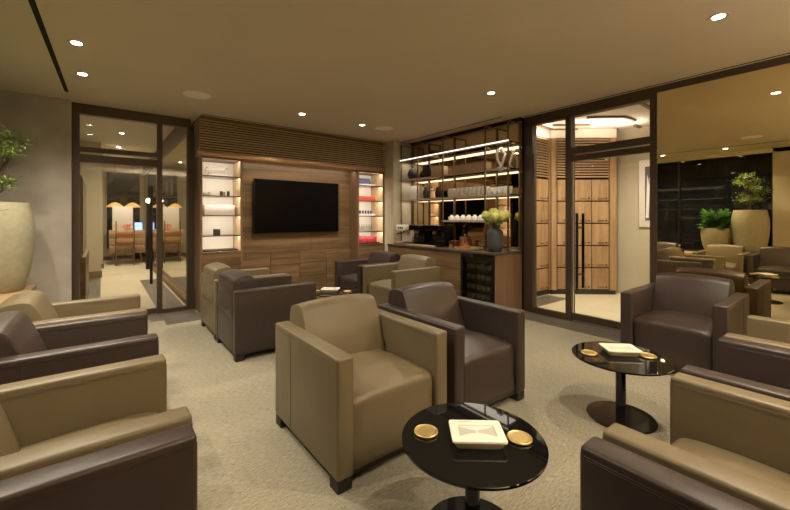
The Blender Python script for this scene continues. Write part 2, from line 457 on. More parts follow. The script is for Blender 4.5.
# ------------------------------------------------------------------ corridor door on the left
DY = 5.95
struct('wall_door', B().box(-.3, -.285, 5.9, 6.02, 0, CH), M['plaster'])
struct('trim_17', B().box(-.285, .99, DY, DY + .09, 2.575, CH), F)
struct('trim_18', B().box(-.285, -.215, DY, DY + .09, 0, 2.58), F)
struct('trim_19', B().box(.586, .648, DY, DY + .09, 0, 2.58), F)
struct('trim_20', B().box(.945, 1.03, DY, DY + .09, 0, 2.60), F)
struct('trim_21', B().box(-.215, .586, DY, DY + .09, 2.115, 2.175), F)
struct('trim_22', B().box(.648, .945, DY, DY + .09, 0, .055), F)
struct('window_6', B().box(.648, .945, DY + .04, DY + .05, .05, 2.58), M['glass'])
struct('window_7', B().box(-.215, .586, DY + .04, DY + .05, 2.17, 2.58), M['glass'])
d = struct('door_2', B().box(-.21, .582, DY + .04, DY + .052, .07, 2.0), M['glass'])
d['label'] = 'glass door to the next lounge with a black bar handle'
b = B().box(-.212, .584, DY + .02, DY + .075, 1.99, 2.085).box(-.212, .584, DY + .02, DY + .075, .01, .075)
b.build('door_rail', F, d, 0)
b = B().box(.50, .535, DY - .035, DY - .005, .42, 1.72, .008)
for z in (.7, 1.45): b.box(.508, .527, DY - .01, DY + .045, z - .012, z + .012)
b.build('handle', M['black'], d)
# next lounge
struct('wall_over_door', B().box(-.3, 1.04, DY + .09, DY + .14, 2.68, 3.0), M['cream_wall'])
struct('wall_corridor_left', B().box(-.75, -.62, 6.04, 14.5, 0, 2.95), M['cream_wall'])
struct('wall_column', B().box(-.62, -.02, 10.4, 11.0, 0, 2.95), M['cream_wall'])
struct('wall_column_far', B().box(-.62, .02, 12.2, 12.7, 0, 2.95), M['cream_wall'])
struct('baseboard_column', B().box(-.62, .0, 10.38, 11.02, 0, .14), M['walnut'])
struct('baseboard_column_far', B().box(-.62, .04, 12.18, 12.72, 0, .12), M['walnut'])
struct('wall_end', B().box(-2.2, 3.2, 14.5, 14.62, 0, 2.95), M['cream_wall'])
struct('baseboard_end', B().box(-.6, 1.2, 14.47, 14.5, 0, .12), M['walnut'])
struct('trim_23', B().box(-.62, -.02, 6.05, 14.4, 0, .004), M['plank_y'])
struct('trim_24', B().box(.62, .95, 6.05, 9.4, 0, .004), M['plank_y'])
struct('window_8', B().box(1.06, 1.07, 6.05, 14.5, .07, 2.62), M['grey_mirror'])
struct('trim_25', B().box(.985, 1.08, 6.05, 14.5, 0, .07), M['walnut_y'])
struct('trim_26', B().box(1.04, 1.08, 6.05, 14.5, 2.62, 2.95), F)
w = struct('window_9', B().box(.12, .95, 14.46, 14.49, .35, 2.72), M['window'])
b = B()
for z in (1.05, 1.62, 1.95, 2.0): b.box(.12, .95, 14.445, 14.46, z, z + .02)
fr = b.build('window_bars', M['black'], w, 0)
cb = thing('display_cabinet', 'tall walnut cabinet along the left wall of the next lounge', 'cabinet', (-.36, 6.8, 0))
B().box(0, .18, 0, 1.6, .0, .75).build('base', M['walnut_y'], cb, 0)
B().box(0, .14, 0, 1.6, .75, 1.9).build('upper_case', M['walnut_z'], cb, 0)
b = B()
for k in range(4): b.box(.14, .15, .02 + k * .4, .36 + k * .4, .80, 1.85)
b.build('glass_door', M['glass_shelf'], cb, 0)
sb = thing('sideboard', 'low walnut sideboard on splayed legs in the next lounge', 'sideboard', (.57, 13.2, 0))
B().box(-.42, .42, -.22, .22, .30, .95, .01).build('body', M['oak_x'], sb)
for k in range(3): B().box(-.40, .40, -.232, -.218, .33 + k * .205, .33 + k * .205 + .19, .004).build('drawer', M['oak_x'], sb)
for sx in (-1, 1):
    for sy in (-1, 1): B().tube([(sx * .30, sy * .15, .31), (sx * .36, sy * .18, 0)], .022, 8, .014).build('leg', M['walnut_z'], sb)
ch = thing('easel_chair', 'slim wooden chair with caramel leather back before the sideboard', 'chair', (.50, 12.75, 0))
for sx in (-1, 1):
    B().tube([(sx * .20, -.18, 0), (sx * .20, -.16, 1.22)], .015, 8).build('leg', M['walnut_z'], ch)
    B().tube([(sx * .20, .14, 0), (sx * .20, .14, .62)], .015, 8).build('leg', M['walnut_z'], ch)
B().box(-.20, .20, -.20, -.14, .74, .92, .015).build('backrest', M['ltan'], ch)
B().box(-.22, .22, -.17, .15, .60, .66, .015).build('seat', M['ltan'], ch)
po = B().box(-.24, .24, 0, .02, 0, .68, .004).build('poster_board', M['paper']); tag(po, 'white poster board standing on the sideboard against the dark window', 'poster', loc=(.47, 13.30, .95))
fl = thing('flower_bowl', 'bowl of reddish flowers on the sideboard before the white board', 'flowers', (.58, 13.12, .95))
B().lathe([(0, 0), (.05, 0), (.10, .07), (.09, .07), (.045, .01), (0, .01)], 20).build('bowl', M['glaze'], fl)
b = B()
for k in range(14): b.ball((random.uniform(-.13, .13), random.uniform(-.05, .05), random.uniform(.09, .17)), random.uniform(.018, .035), 1)
b.build('blossoms', M['coral'], fl)
for k, x in enumerate((.30, .72)):
    pl = thing('pendant_lamp', ('amber dome pendant lamp over the left end of the sideboard', 'amber dome pendant lamp over the right end of the sideboard')[k], 'lamp', (x, 13.6, 1.62), 0, 'amber pendant lamps in the next lounge')
    B().lathe([(.02, .14), (.08, .12), (.17, .05), (.21, 0), (.20, 0), (.16, .045), (.07, .11), (0, .125)], 24).build('lamp_shade', M['shade'], pl)
    B().tube([(0, 0, .13), (0, 0, 1.33)], .004, 6).build('cord', M['black'], pl)
bs = thing('screen_stand', 'small glowing blue screen on a stand right of the sideboard', 'screen', (.90, 14.2, 0))
B().box(-.10, .10, -.01, .01, .84, 1.16).build('screen_panel', M['blue_screen'], bs, 0)
B().box(-.11, .11, .01, .03, 0, 1.18).build('stand', M['black'], bs, 0)
st = B().box(-.02, .02, -.02, .02, 0, 1.0)
fs = thing('floor_stand', 'black upright floor stand with a glowing bulb near the corridor mirror', 'lamp', (.93, 11.4, 0))
B().box(-.05, .05, -.10, .10, 0, 1.66).build('post', M['black'], fs, 0)
B().ball((0, -.06, 1.74), .055, 2).build('bulb', emis('bulb', (1, .75, .45), 14), fs)
st.bm.free()

# ------------------------------------------------------------------ television wall
TY = 5.60; PY = 5.89
# backing mass of the wall
struct('wall_media', B().box(1.04, 4.30, 6.04, 6.14, 0, CH), M['dark'])
struct('wall_pier', B().box(4.155, GX, 5.335, 5.66, 0, CH), M['cream_wall'])
bk = thing('slatted_bulkhead', 'dark slatted wood bulkhead across the top of the television wall', 'bulkhead', (1.035, TY, 2.19))
b = B(); n = 13
for k in range(n):
    z = .025 + k * .0345
    b.box(0, 3.11, -.0, .03, z, z + .0185); b.box(0, .03, .03, .42, z, z + .0185)
b.build('slats', M['slat'], bk, 0)
B().box(.018, 3.10, .018, .43, .0, .455).build('backing', M['slot'], bk, 0)
B().box(-.004, 3.12, -.012, .43, -.04, .018, .004).build('copper_trim', M['copper_trim'], bk, label='copper coloured trim along the bottom')
B().box(.02, 3.10, .02, .43, .455, .508).build('top_fascia', M['walnut'], bk, 0)

struct('wall_television', B().box(1.60, 3.565, PY, PY + .12, .755, 2.155), M['walnut'])
struct('trim_28', B().box(2.80, 2.804, PY - .0015, PY, .755, 2.15), M['slot'])
tv = thing('television', 'large black flat television on the walnut wall', 'television', (2.565, PY - .075, 1.485))
B().box(-.735, .735, 0, .05, -.425, .425, .006).build('bezel', M['bezel'], tv)
B().box(-.725, .725, -.004, .002, -.412, .417).build('screen', M['screen'], tv, 0)
B().box(-.25, .25, .05, .074, -.15, .15).build('wall_bracket', M['black'], tv, 0)

# low cabinets under the television
cx = [1.60, 2.09, 2.58, 3.07, 3.565]
for i in range(4):
    t = thing('low_cabinet', 'walnut drawer cabinet under the television, ' + ('beside the left display niche', 'second from the left display niche', 'second from the right display niche', 'beside the right display niche')[i], 'cabinet', (cx[i], PY, 0), 0, 'walnut cabinets under the television')
    w = cx[i + 1] - cx[i]
    B().box(.001, w - .001, -.035, .10, .08, .75).build('body', M['walnut'], t, 0)
    B().box(0.002, w - .002, -.01, .05, 0, .08).build('plinth', M['foot'], t, 0)
    for z0, z1 in ((.085, .325), (.332, .545), (.552, .748)):
        B().box(.003, w - .003, -.055, -.034, z0, z1, .002, 1).build('drawer', M['walnut'], t)

NL = [2.14, 1.889, 1.612, 1.338, 1.056, .83]
NP = .8
def area(name, loc, rot, sx, sy, e, col=(1, .86, .68)):
    l = bpy.data.lights.new(name, 'AREA'); l.shape = 'RECTANGLE'; l.size = sx; l.size_y = sy; l.energy = e; l.color = col
    o = bpy.data.objects.new(name, l); COL.objects.link(o); o.location = loc; o.rotation_euler = rot; return o
def niche(label, x0, x1, side_lab):
    t = thing('display_niche', label, 'shelving', (x0, TY, 0), 0, 'lit display niches beside the television')
    w = x1 - x0
    o = .025
    B().box(0, o, 0, .44, 0, 2.15).build('side_panel', M['walnut_z'], t, 0)
    B().box(w - o, w, 0, .44, 0, 2.15).build('side_panel', M['walnut_z'], t, 0)
    b = B(); b.box(o, o + .006, .012, .40, .83, 2.12); b.box(w - o - .006, w - o, .012, .40, .83, 2.12)
    b.build('lining', M['ash'], t, 0)
    B().box(o, w - o, .40, .42, .83, 2.15).build('back_panel', M['paper'], t, 0)
    B().box(o, w - o, 0, .42, 2.12, 2.15).build('top_panel', M['walnut'], t, 0)
    B().box(o, w - o, 0, .42, .795, .828).build('base_shelf', M['walnut'], t, 0)
    B().box(o, w - o, .02, .42, 0, .795).build('base_body', M['walnut'], t, 0)
    for z0, z1 in ((.09, .435), (.44, .79)): B().box(o + .002, w - o - .002, -.001, .021, z0, z1, .002, 1).build('drawer', M['walnut'], t)
    for z in NL[1:5]:
        s = B().box(o + .006, w - o - .006, .02, .40, z - .012, z, 0).build('shelf', M['glass_shelf'], t, 0)
        B().box(o + .006, w - o - .006, .012, .02, z - .014, z + .001).build('shelf_edge', M['brass'], s, 0)
    for z in [2.118] + [q_ - .016 for q_ in NL[1:5]]:
        area('niche_led', (x0 + w / 2, TY + .03, z), (math.radians(50), 0, 0), w - .08, .012, NP, (1, .88, .70))
    return t
niche('tall lit display niche on the left of the television', 1.045, 1.60, 0)
niche('tall lit display niche on the right of the television', 3.565, 4.145, 0)
# things in the niches
def item(name, bld, mat, label, cat, loc, rz=0, group=None, smooth=38):
    o = bld.build(name, mat, None, smooth); return tag(o, label, cat, group, loc, rz)
y = TY + .21
def glassbox(loc, w, d, h, label):
    t = thing('acrylic_case', label, 'case', loc)
    B().box(-w / 2, w / 2, -d / 2, d / 2, 0, .03, .003).build('base', M['paper'], t)
    e = .006; b = B()
    for sx in (-1, 1):
        for sy in (-1, 1): b.box(sx * w / 2 - e / 2, sx * w / 2 + e / 2, sy * d / 2 - e / 2, sy * d / 2 + e / 2, .03, h)
        b.box(-w / 2, w / 2, sx * d / 2 - e / 2, sx * d / 2 + e / 2, h - e, h)
        b.box(sx * w / 2 - e / 2, sx * w / 2 + e / 2, -d / 2, d / 2, h - e, h)
    b.build('edges', M['silver'], t, 0)
    B().box(-w / 2 + .02, w / 2 - .02, -d / 4, d / 4, .03, h * .45).build('contents', M['pinkbox'], t)
glassbox((1.30, y, NL[1]), .26, .16, .13, 'clear acrylic case on the top shelf of the left niche')
for k, x in enumerate((1.14, 1.20)):
    item('small_jar', B().lathe([(0, 0), (.022, 0), (.026, .03), (.02, .055), (0, .055)], 16), M['silver'], ('small silver jar at the left end of the second niche shelf', 'second small silver jar from the left on the second niche shelf')[k], 'jar', (x, y, NL[2]))
for k, (x, h) in enumerate(((1.36, .075), (1.395, .07), (1.455, .08))):
    item('small_box', B().box(-.016, .016, -.02, .02, 0, h, .002), M['foot'] if k != 1 else M['walnut_z'], ('dark small box in the middle of the second niche shelf', 'brown small box beside the dark one on the second niche shelf', 'dark small box nearest the right on the second niche shelf')[k], 'box', (x, y, NL[2]))
item('acrylic_box', B().box(-.20, .20, -.10, .10, 0, .15, .006), M['pinkbox'], 'wide frosted box filling the third shelf of the left niche', 'box', (1.32, y, NL[3]))
item('cigar_cutter_box', B().box(-.04, .04, -.04, .04, 0, .085, .004), M['foot'], 'small black cube on the fourth shelf of the left niche', 'box', (1.30, y, NL[4]))
for k, x in enumerate((1.195, 1.445)):
    item('display_tray', B().box(-.115, .115, -.13, .13, 0, .02, .004), M['foot'], ('dark flat tray at the left bottom of the left niche', 'dark flat tray at the right bottom of the left niche')[k], 'tray', (x, y, .8285))
# right niche
y = TY + .20
t = thing('boxed_set', 'blue and white open box on the top shelf of the right niche', 'box', (3.83, y, NL[1]))
B().box(-.19, .19, -.10, .10, 0, .035, .004).build('base', M['paper'], t)
B().box(-.16, .16, -.01, .01, .03, .16, .003, mtx=Matrix.Rotation(-.35, 4, 'X')).build('lid', M['navy'], t)
B().box(-.16, .02, -.08, -.02, .035, .06, .003).build('insert', M['navy'], t)
for k, (z, c) in enumerate(((0, 'coral'), (.045, 'coral'))):
    item('red_box', B().box(-.19 + .02 * k, .19 - .02 * k, -.1, .1, 0, .044, .004), M[c], ('lower coral red box on the second shelf of the right niche', 'upper coral red box stacked on the second shelf of the right niche')[k], 'box', (3.83, y, NL[2] + z))
t = thing('boxed_set', 'white low case with pale contents on the third shelf of the right niche', 'box', (3.83, y, NL[3]))
B().box(-.19, .19, -.10, .10, 0, .04, .004).build('base', M['paper'], t)
b = B()
for k in range(6): b.lathe([(0, .04), (.02, .04), (.02, .10), (0, .10)], 12, (-.15 + .06 * k, 0, 0))
b.build('contents', M['navy'], t)
t = thing('boxed_set', 'pale clear case with small bottles on the fourth shelf of the right niche', 'box', (3.83, y, NL[4]))
B().box(-.19, .19, -.10, .10, 0, .025, .004).build('base', M['silver'], t)
b = B()
for k in range(7): b.lathe([(0, .025), (.017, .025), (.017, .09), (.007, .10), (.007, .13), (0, .13)], 12, (-.16 + .053 * k, 0, 0))
b.build('contents', M['glassware'], t)
for k, x in enumerate((3.75, 3.98)):
    item('gift_box', B().box(-.11, .11, -.08, .08, 0, .13 - .01 * k, .004), M['red'], ('deep red gift box at the bottom left of the right niche', 'deep red gift box at the bottom right of the right niche')[k], 'box', (x, y + .05, .8285))
for k, x in enumerate((3.71, 3.96)):
    item('display_tray', B().box(-.115, .115, -.05, .05, 0, .022, .004), M['foot'], ('dark flat tray before the left red box in the right niche', 'dark flat tray before the right red box in the right niche')[k], 'tray', (x, y - .11, .8285))

# ------------------------------------------------------------------ back bar
CT = .84; BX = 4.02; MX = 4.585
bar = thing('bar_cabinet', 'long walnut bar cabinet under the bronze shelving', 'cabinet', (BX, 0, 0))
B().box(.02, .58, 3.60, 5.33, .08, CT - .03).build('body', M['walnut_y'], bar, 0)
B().box(.04, .58, 3.02, 5.33, 0, .08).build('plinth', M['foot'], bar, 0)
B().box(.0, .58, 2.995, 3.015, 0, CT - .03).build('end_panel', M['walnut_z'], bar, 0)
for c, (y0, y1) in enumerate(((3.60, 4.24), (4.24, 4.88), (4.88, 5.325))):
    for z0, z1 in ((.085, .32), (.326, .56), (.566, .805)):
        B().box(-.001, .021, y0 + .002, y1 - .002, z0, z1, .002, 1).build('drawer', M['walnut_y'], bar)
ct = item('countertop', B().box(BX - .012, BX + .58, 2.99, 5.33, CT - .03, CT, .003), M['pale_stone'], 'dark countertop running along the whole back bar', 'countertop', (0, 0, 0))
fr = thing('wine_fridge', 'black glass fronted wine fridge at the end of the bar', 'fridge', (BX, 3.02, 0))
b = B().box(.05, .58, 0, .575, .085, .80); 
b = B(); b.box(.56, .58, 0, .575, .085, .805); b.box(.03, .58, 0, .015, .085, .805); b.box(.03, .58, .56, .575, .085, .805); b.box(.03, .58, .015, .56, .085, .10); b.box(.03, .58, .015, .56, .79, .805)
b.build('case', M['black'], fr, 0)
dr = B(); dr.box(-.004, .028, .002, .045, .09, .803).box(-.004, .028, .53, .573, .09, .803).box(-.004, .028, .045, .53, .09, .13).box(-.004, .028, .045, .53, .745, .803)
dr = dr.build('door', M['glossblack'], fr, 0)
B().box(.005, .012, .045, .53, .13, .745).build('pane', M['glass'], dr, 0)
B().tube([(-.03, .535, .18), (-.03, .535, .72)], .009, 8).build('handle', M['black'], dr)
shz = [.17, .30, .44, .58]
for z in shz:
    b = B()
    for k in range(6): b.box(.05, .54, .03 + k * .1, .04 + k * .1, z, z + .008)
    b.box(.045, .06, .02, .555, z - .012, z + .014)
    b.build('rack_shelf', M['black'], fr, 0)
proto = None
ordn = ('lowest', 'second lowest', 'third', 'top')
for si, z in enumerate(shz):
    for k in range(6):
        loc = (BX + .075, 3.02 + .075 + k * .085, z + .008 + .034)
        lab = 'dark wine bottle lying in the wine fridge on the %s rack' % ordn[si]
        if proto is None:
            proto = thing('wine_bottle', lab, 'bottle', loc, 0, 'bottles in the wine fridge')
            mt = Matrix.Rotation(PI / 2, 4, 'Y')
            B().lathe([(0, .05), (.033, .05), (.034, .06), (.034, .23), (.014, .29), (.014, .36), (0, .36)], 14, mtx=mt).build('body', M['bottle'], proto)
            B().lathe([(0, .0), (.034, .0), (.034, .05), (0, .05)], 14, mtx=mt).build('base', M['bottle_end'], proto)
        else: dup(proto, loc, 0, lab, 'bottles in the wine fridge')
# mirror behind the bar
mr = item('wall_mirror', B().box(MX, MX + .02, 2.99, 5.33, CT, 2.66), M['bar_mirror'], 'bronze tinted mirror behind the bar shelves', 'mirror', (0, 0, 0), smooth=0)
struct('wall_bar', B().box(MX + .02, GX + .02, 2.99, 5.66, 0, CH), M['dark'])
struct('trim_27', B().box(MX - .02, GX, 2.99, 5.33, 2.655, CH), M['slot'])
sh = thing('bar_shelving', 'open bronze post shelving standing on the bar counter', 'shelving', (0, 0, 0))
PX = 4.31
PYs = [5.30, 4.85, 4.24, 3.40, 3.015]
q = .009
for yy in PYs:
    b = B().box(PX - q, PX + q, yy - q, yy + q, CT, 2.625).box(PX - q, MX, yy - q, yy + q, 2.607, 2.625)
    b.box(MX - .022, MX - .004, yy - q, yy + q, CT, 2.607)
    b.build('post', M['brass'], sh, 0)
for z in (2.335, 1.975, 1.615):
    s = B().box(PX + .004, MX - .002, 3.005, 5.325, z, z + .012).build('shelf', M['glass_shelf'], sh, 0)
    b = B(); b.box(PX - .008, PX + .004, 3.005, 5.325, z - .012, z + .016); b.box(MX - .014, MX - .002, 3.005, 5.325, z - .012, z - .0005)
    b.build('shelf_rail', M['rail'], s, 0)
s = B().box(PX + .004, MX - .002, 3.38, 4.26, 1.245, 1.262).build('shelf', M['glass_shelf'], sh, 0)
B().box(PX - .008, PX + .004, 3.38, 4.26, 1.238, 1.266).build('shelf_rail', M['rail'], s, 0)
B().box(PX - .012, PX - .006, 3.005, 5.325, 2.340, 2.356).build('led_strip', emis('led bright', (1, .84, .70), 1.0), sh, 0)
for z in (2.32, 1.962, 1.602): area('shelf_led', (PX + .13, 4.17, z), (0, 0, 0), .2, 2.25, 2.0)
# shelf objects
SX = 4.44
S2, S3, S4 = 1.988, 1.628, 1.263
item('round_vase', B().lathe([(0, 0), (.05, 0), (.10, .06), (.105, .12), (.07, .19), (.025, .215), (.02, .26), (0, .26)], 28), M['vase'], 'round charcoal vase at the left end of the upper bar shelf', 'vase', (SX, 5.12, S2))
item('black_box', B().box(-.07, .07, -.09, .09, 0, .22, .004), M['foot'], 'black upright box beside the round vase on the upper bar shelf', 'box', (SX, 4.70, S2))
item('cigar_box', B().box(-.07, .07, -.13, .13, 0, .17, .004), M['ash'], 'square oak cigar box on the upper bar shelf', 'box', (SX, 4.45, S2))
t = thing('wooden_crate', 'long low oak crate on the upper bar shelf', 'crate', (SX, 3.78, S2))
B().box(-.08, .08, -.33, .33, 0, .115, .003).build('body', M['ash'], t)
B().box(-.085, .085, -.335, .335, .115, .135, .003).build('lid', M['oak_x'], t)
def sculpt(loc, label):
    t = thing('sculpture', label, 'sculpture', loc, 0, 'white twisted sculptures')
    B().box(-.045, .045, -.045, .045, 0, .03, .004).build('plinth', M['paper'], t)
    b = B(); pts = []
    for k in range(60):
        a = k / 59 * 2 * PI
        pts.append((.035 * math.sin(2 * a), .055 * math.sin(a) , .15 - .115 * math.cos(a) + .02 * math.sin(3 * a)))
    b.tube(pts, .017, 10); b.ball((0, .0, .285), .03)
    b.build('figure', M['paper'], t)
sculpt((SX, 3.22, S2), 'white twisted figure sculpture at the right end of the upper bar shelf')
item('photo_card', B().box(-.01, .01, -.11, .11, 0, .25, .002), M['paper'], 'white framed card standing at the left end of the middle bar shelf', 'card', (SX, 5.10, S3), math.radians(8))
item('dark_figurine', B().lathe([(0, 0), (.05, 0), (.04, .05), (.055, .12), (.03, .18), (.035, .215), (0, .24)], 18), M['foot'], 'dark rounded figurine right of the white card on the middle bar shelf', 'figurine', (SX, 4.78, S3))
g0 = None
for r in range(2):
    for k in range(9):
        loc = (SX + .055 - .10 * r, 3.50 + k * .083, S3)
        lab = 'clear stemless glass in the %s row on the middle bar shelf' % ('rear', 'front')[r]
        if g0 is None:
            g0 = B().lathe([(0, 0), (.026, 0), (.036, .05), (.034, .14), (.031, .14), (.032, .05), (.02, .012), (0, .012)], 20).build('drinking_glass', plain('frosted tumbler', (.66, .62, .54), .22))
            tag(g0, lab, 'glass', 'glasses on the middle bar shelf', loc)
        else:
            o = g0.copy(); COL.objects.link(o); tag(o, lab, 'glass', 'glasses on the middle bar shelf', loc)
cupm = [(0, 0), (.022, 0), (.03, .012), (.043, .05), (.046, .085), (.042, .085), (.038, .05), (.02, .016), (0, .014)]
names = ('nearest the flower vase', 'second from the flower vase', 'third from the flower vase', 'in the middle', 'third from the espresso side', 'second from the espresso side', 'at the espresso machine end')
c0 = None
for k in range(7):
    loc = (SX, 3.46 + k * .118, S4 - 0.0005)
    lab = 'white cup turned upside down on the short hanging shelf, ' + names[k]
    if c0 is None:
        c0 = thing('cup', lab, 'cup', loc, 0, 'white cups on the short hanging shelf')
        B().lathe([(.048, 0), (.046, .03), (.035, .062), (.018, .08), (.02, .088), (0, .088)], 24).build('body', M['glaze'], c0)
        B().tube([(.0, .046 + 0, .015), (0, .072, .022), (0, .07, .05), (0, .036, .06)], .006, 8).build('handle', M['glaze'], c0)
    else: dup(c0, loc, 0, lab, 'white cups on the short hanging shelf')
c1 = None
names = ('at the end by the door frame', 'second from the door frame', 'middle of five', 'second from the glasses', 'next to the glasses')
for k in range(5):
    loc = (SX - .03, 3.06 + k * .082, S3)
    lab = 'white china cup on the middle bar shelf, ' + names[k]
    if c1 is None:
        c1 = thing('cup', lab, 'cup', loc, 0, 'white china cups on the middle bar shelf')
        B().lathe([(0, 0), (.02, 0), (.036, .03), (.039, .11), (.035, .11), (.03, .03), (0, .012)], 22).build('body', M['glaze'], c1)
        B().tube([(-.036, 0, .09), (-.062, 0, .085), (-.06, 0, .045), (-.035, 0, .035)], .006, 8).build('handle', M['glaze'], c1)
    else: dup(c1, loc, 0, lab, 'white china cups on the middle bar shelf')

# counter objects
es = thing('espresso_machine', 'ivory espresso machine at the left end of the bar', 'coffee machine', (4.20, 5.07, CT))
B().box(-.08, .16, -.13, .13, 0, .05, .008).build('drip_tray', M['silver'], es)
B().box(.04, .16, -.13, .13, .05, .24, .01).build('body', M['cream_box'], es)
B().box(-.10, .16, -.13, .13, .24, .34, .015).build('head', M['cream_box'], es)
B().lathe([(0, 0), (.03, 0), (.03, .05), (0, .05)], 18, (-.03, .02, .19)).build('group_head', M['silver'], es)
B().tube([(-.03, .02, .2), (-.16, .02, .185)], .011, 8).build('portafilter', M['black'], es)
B().tube([(-.04, -.10, .24), (-.07, -.10, .18), (-.06, -.10, .09)], .005, 8).build('steam_wand', M['silver'], es)
for k in range(3): B().lathe([(0, 0), (.014, 0), (.014, .012), (0, .012)], 12, mtx=Matrix.Translation((-.10, -.06 + .05 * k, .29)) @ Matrix.Rotation(-PI / 2, 4, 'Y')).build('knob', M['black'], es)
def black_machine(loc, label, w):
    t = thing('coffee_machine', label, 'coffee machine', loc, 0, 'black machines on the bar')
    B().box(-.12, .14, -w / 2, w / 2, 0, .04, .006).build('base', M['glossblack'], t)
    B().box(.0, .14, -w / 2, w / 2, .04, .26, .006).build('body', M['glossblack'], t)
    B().box(-.12, .14, -w / 2, w / 2, .25, .345, .012).build('head', M['glossblack'], t)
    B().box(-.07, -.02, -.03, .03, .20, .25, .004).build('spout', M['silver'], t)
    B().box(-.122, -.118, -w / 2 + .02, w / 2 - .02, .27, .33).build('display', M['screen'], t, 0)
black_machine((4.22, 4.72, CT), 'black coffee machine beside the ivory espresso machine', .26)
black_machine((4.30, 4.37, CT), 'wider black coffee machine further along the bar', .34)
item('cutting_board', B().box(-.10, .10, -.30, .30, 0, .028, .005), M['oak_x'], 'flat oak board in front of the black coffee machines', 'board', (4.125, 4.42, CT)) if False else None
item('cutting_board', B().box(-.045, .045, -.32, .32, 0, .028, .005), M['oak_x'], 'flat oak board on the counter edge before the black coffee machines', 'board', (4.055, 4.50, CT))
item('red_tin', B().box(-.05, .05, -.07, .07, 0, .10, .006), plain('dark red tin', (.16, .025, .02), .4), 'dark red tin on the bar counter left of the copper bucket', 'tin', (4.44, 4.10, CT))
gt = thing('tealight_stand', 'small brass stand with a black top on the bar', 'stand', (4.27, 4.02, CT))
B().lathe([(0, 0), (.035, 0), (.03, .07), (0, .07)], 16).build('body', M['gold'], gt)
B().lathe([(0, .07), (.05, .07), (.05, .085), (0, .085)], 20).build('top', M['black'], gt)
item('serving_tray', B().lathe([(0, 0), (.20, 0), (.21, .008), (.21, .028), (.20, .028), (.195, .012), (0, .012)], 40), M['oak_x'], 'round oak serving tray under the copper ice bucket', 'tray', (4.25, 3.66, CT))
ib = thing('ice_bucket', 'copper ice bucket with lid on the round tray', 'ice bucket', (4.27, 3.74, CT + .0125))
B().lathe([(0, 0), (.075, 0), (.082, .02), (.085, .15), (.08, .155), (0, .155)], 32).build('body', M['copper'], ib)
B().lathe([(0, .155), (.088, .155), (.088, .168), (.05, .182), (0, .185)], 32).build('lid', M['copper'], ib)
B().ball((0, 0, .197), .014).build('knob', M['copper'], ib)
fv = thing('flower_vase', 'charcoal ribbed vase of green hydrangeas at the end of the bar', 'vase', (4.19, 3.135, CT))
prof = [(0, 0), (.07, 0), (.078, .006), (.105, .05), (.108, .10), (.108, .24), (.098, .285), (.06, .315), (.05, .33), (.055, .345), (.045, .345), (.04, .325), (0, .31)]
B().lathe(prof, 36).build('vase_body', M['vase'], fv)
b = B()
heads = [(-.08, -.06, .47, .075), (.03, .05, .50, .08), (-.02, .09, .44, .07), (.08, -.06, .49, .075), (-.04, -.0, .53, .07), (.06, .11, .48, .07), (-.09, .08, .49, .068), (.0, -.12, .48, .075), (.1, .03, .43, .06), (.02, -.16, .50, .06)]
for hx, hy, hz, hr in heads: b.tube([(0, 0, .32), (hx * .5, hy * .5, .38), (hx, hy, hz)], .004, 6)
b.build('stems', M['hydleaf'], fv)
for hx, hy, hz, hr in heads:
    b = B(); b.ball((hx, hy, hz), hr * .8, 2)
    polys = []
    for k in range(150):
        v = Vector((random.gauss(0, 1), random.gauss(0, 1), random.gauss(0, 1))).normalized()
        c = Vector((hx, hy, hz)) + v * hr * random.uniform(.85, 1.05)
        a = v.orthogonal().normalized(); bb = v.cross(a); s = random.uniform(.009, .014); an = random.uniform(0, PI)
        a, bb = a * math.cos(an) + bb * math.sin(an), bb * math.cos(an) - a * math.sin(an)
        polys.append([c + a * s, c + bb * s, c - a * s, c - bb * s])
    b.faces(polys); b.build('flower_head', M['hyd'], fv)
b = B(); polys = []
for k in range(16):
    an = random.uniform(0, 2 * PI); r = random.uniform(.05, .13); z = random.uniform(.36, .45)
    c = Vector((r * math.cos(an), r * math.sin(an), z)); dirv = Vector((math.cos(an), math.sin(an), random.uniform(-.4, .4))).normalized()
    sd = dirv.cross(Vector((0, 0, 1))).normalized()
    polys.append([c - dirv * .06, c + sd * .03, c + dirv * .06, c - sd * .03])
b.faces(polys); b.build('leaves', M['hydleaf'], fv, 0)

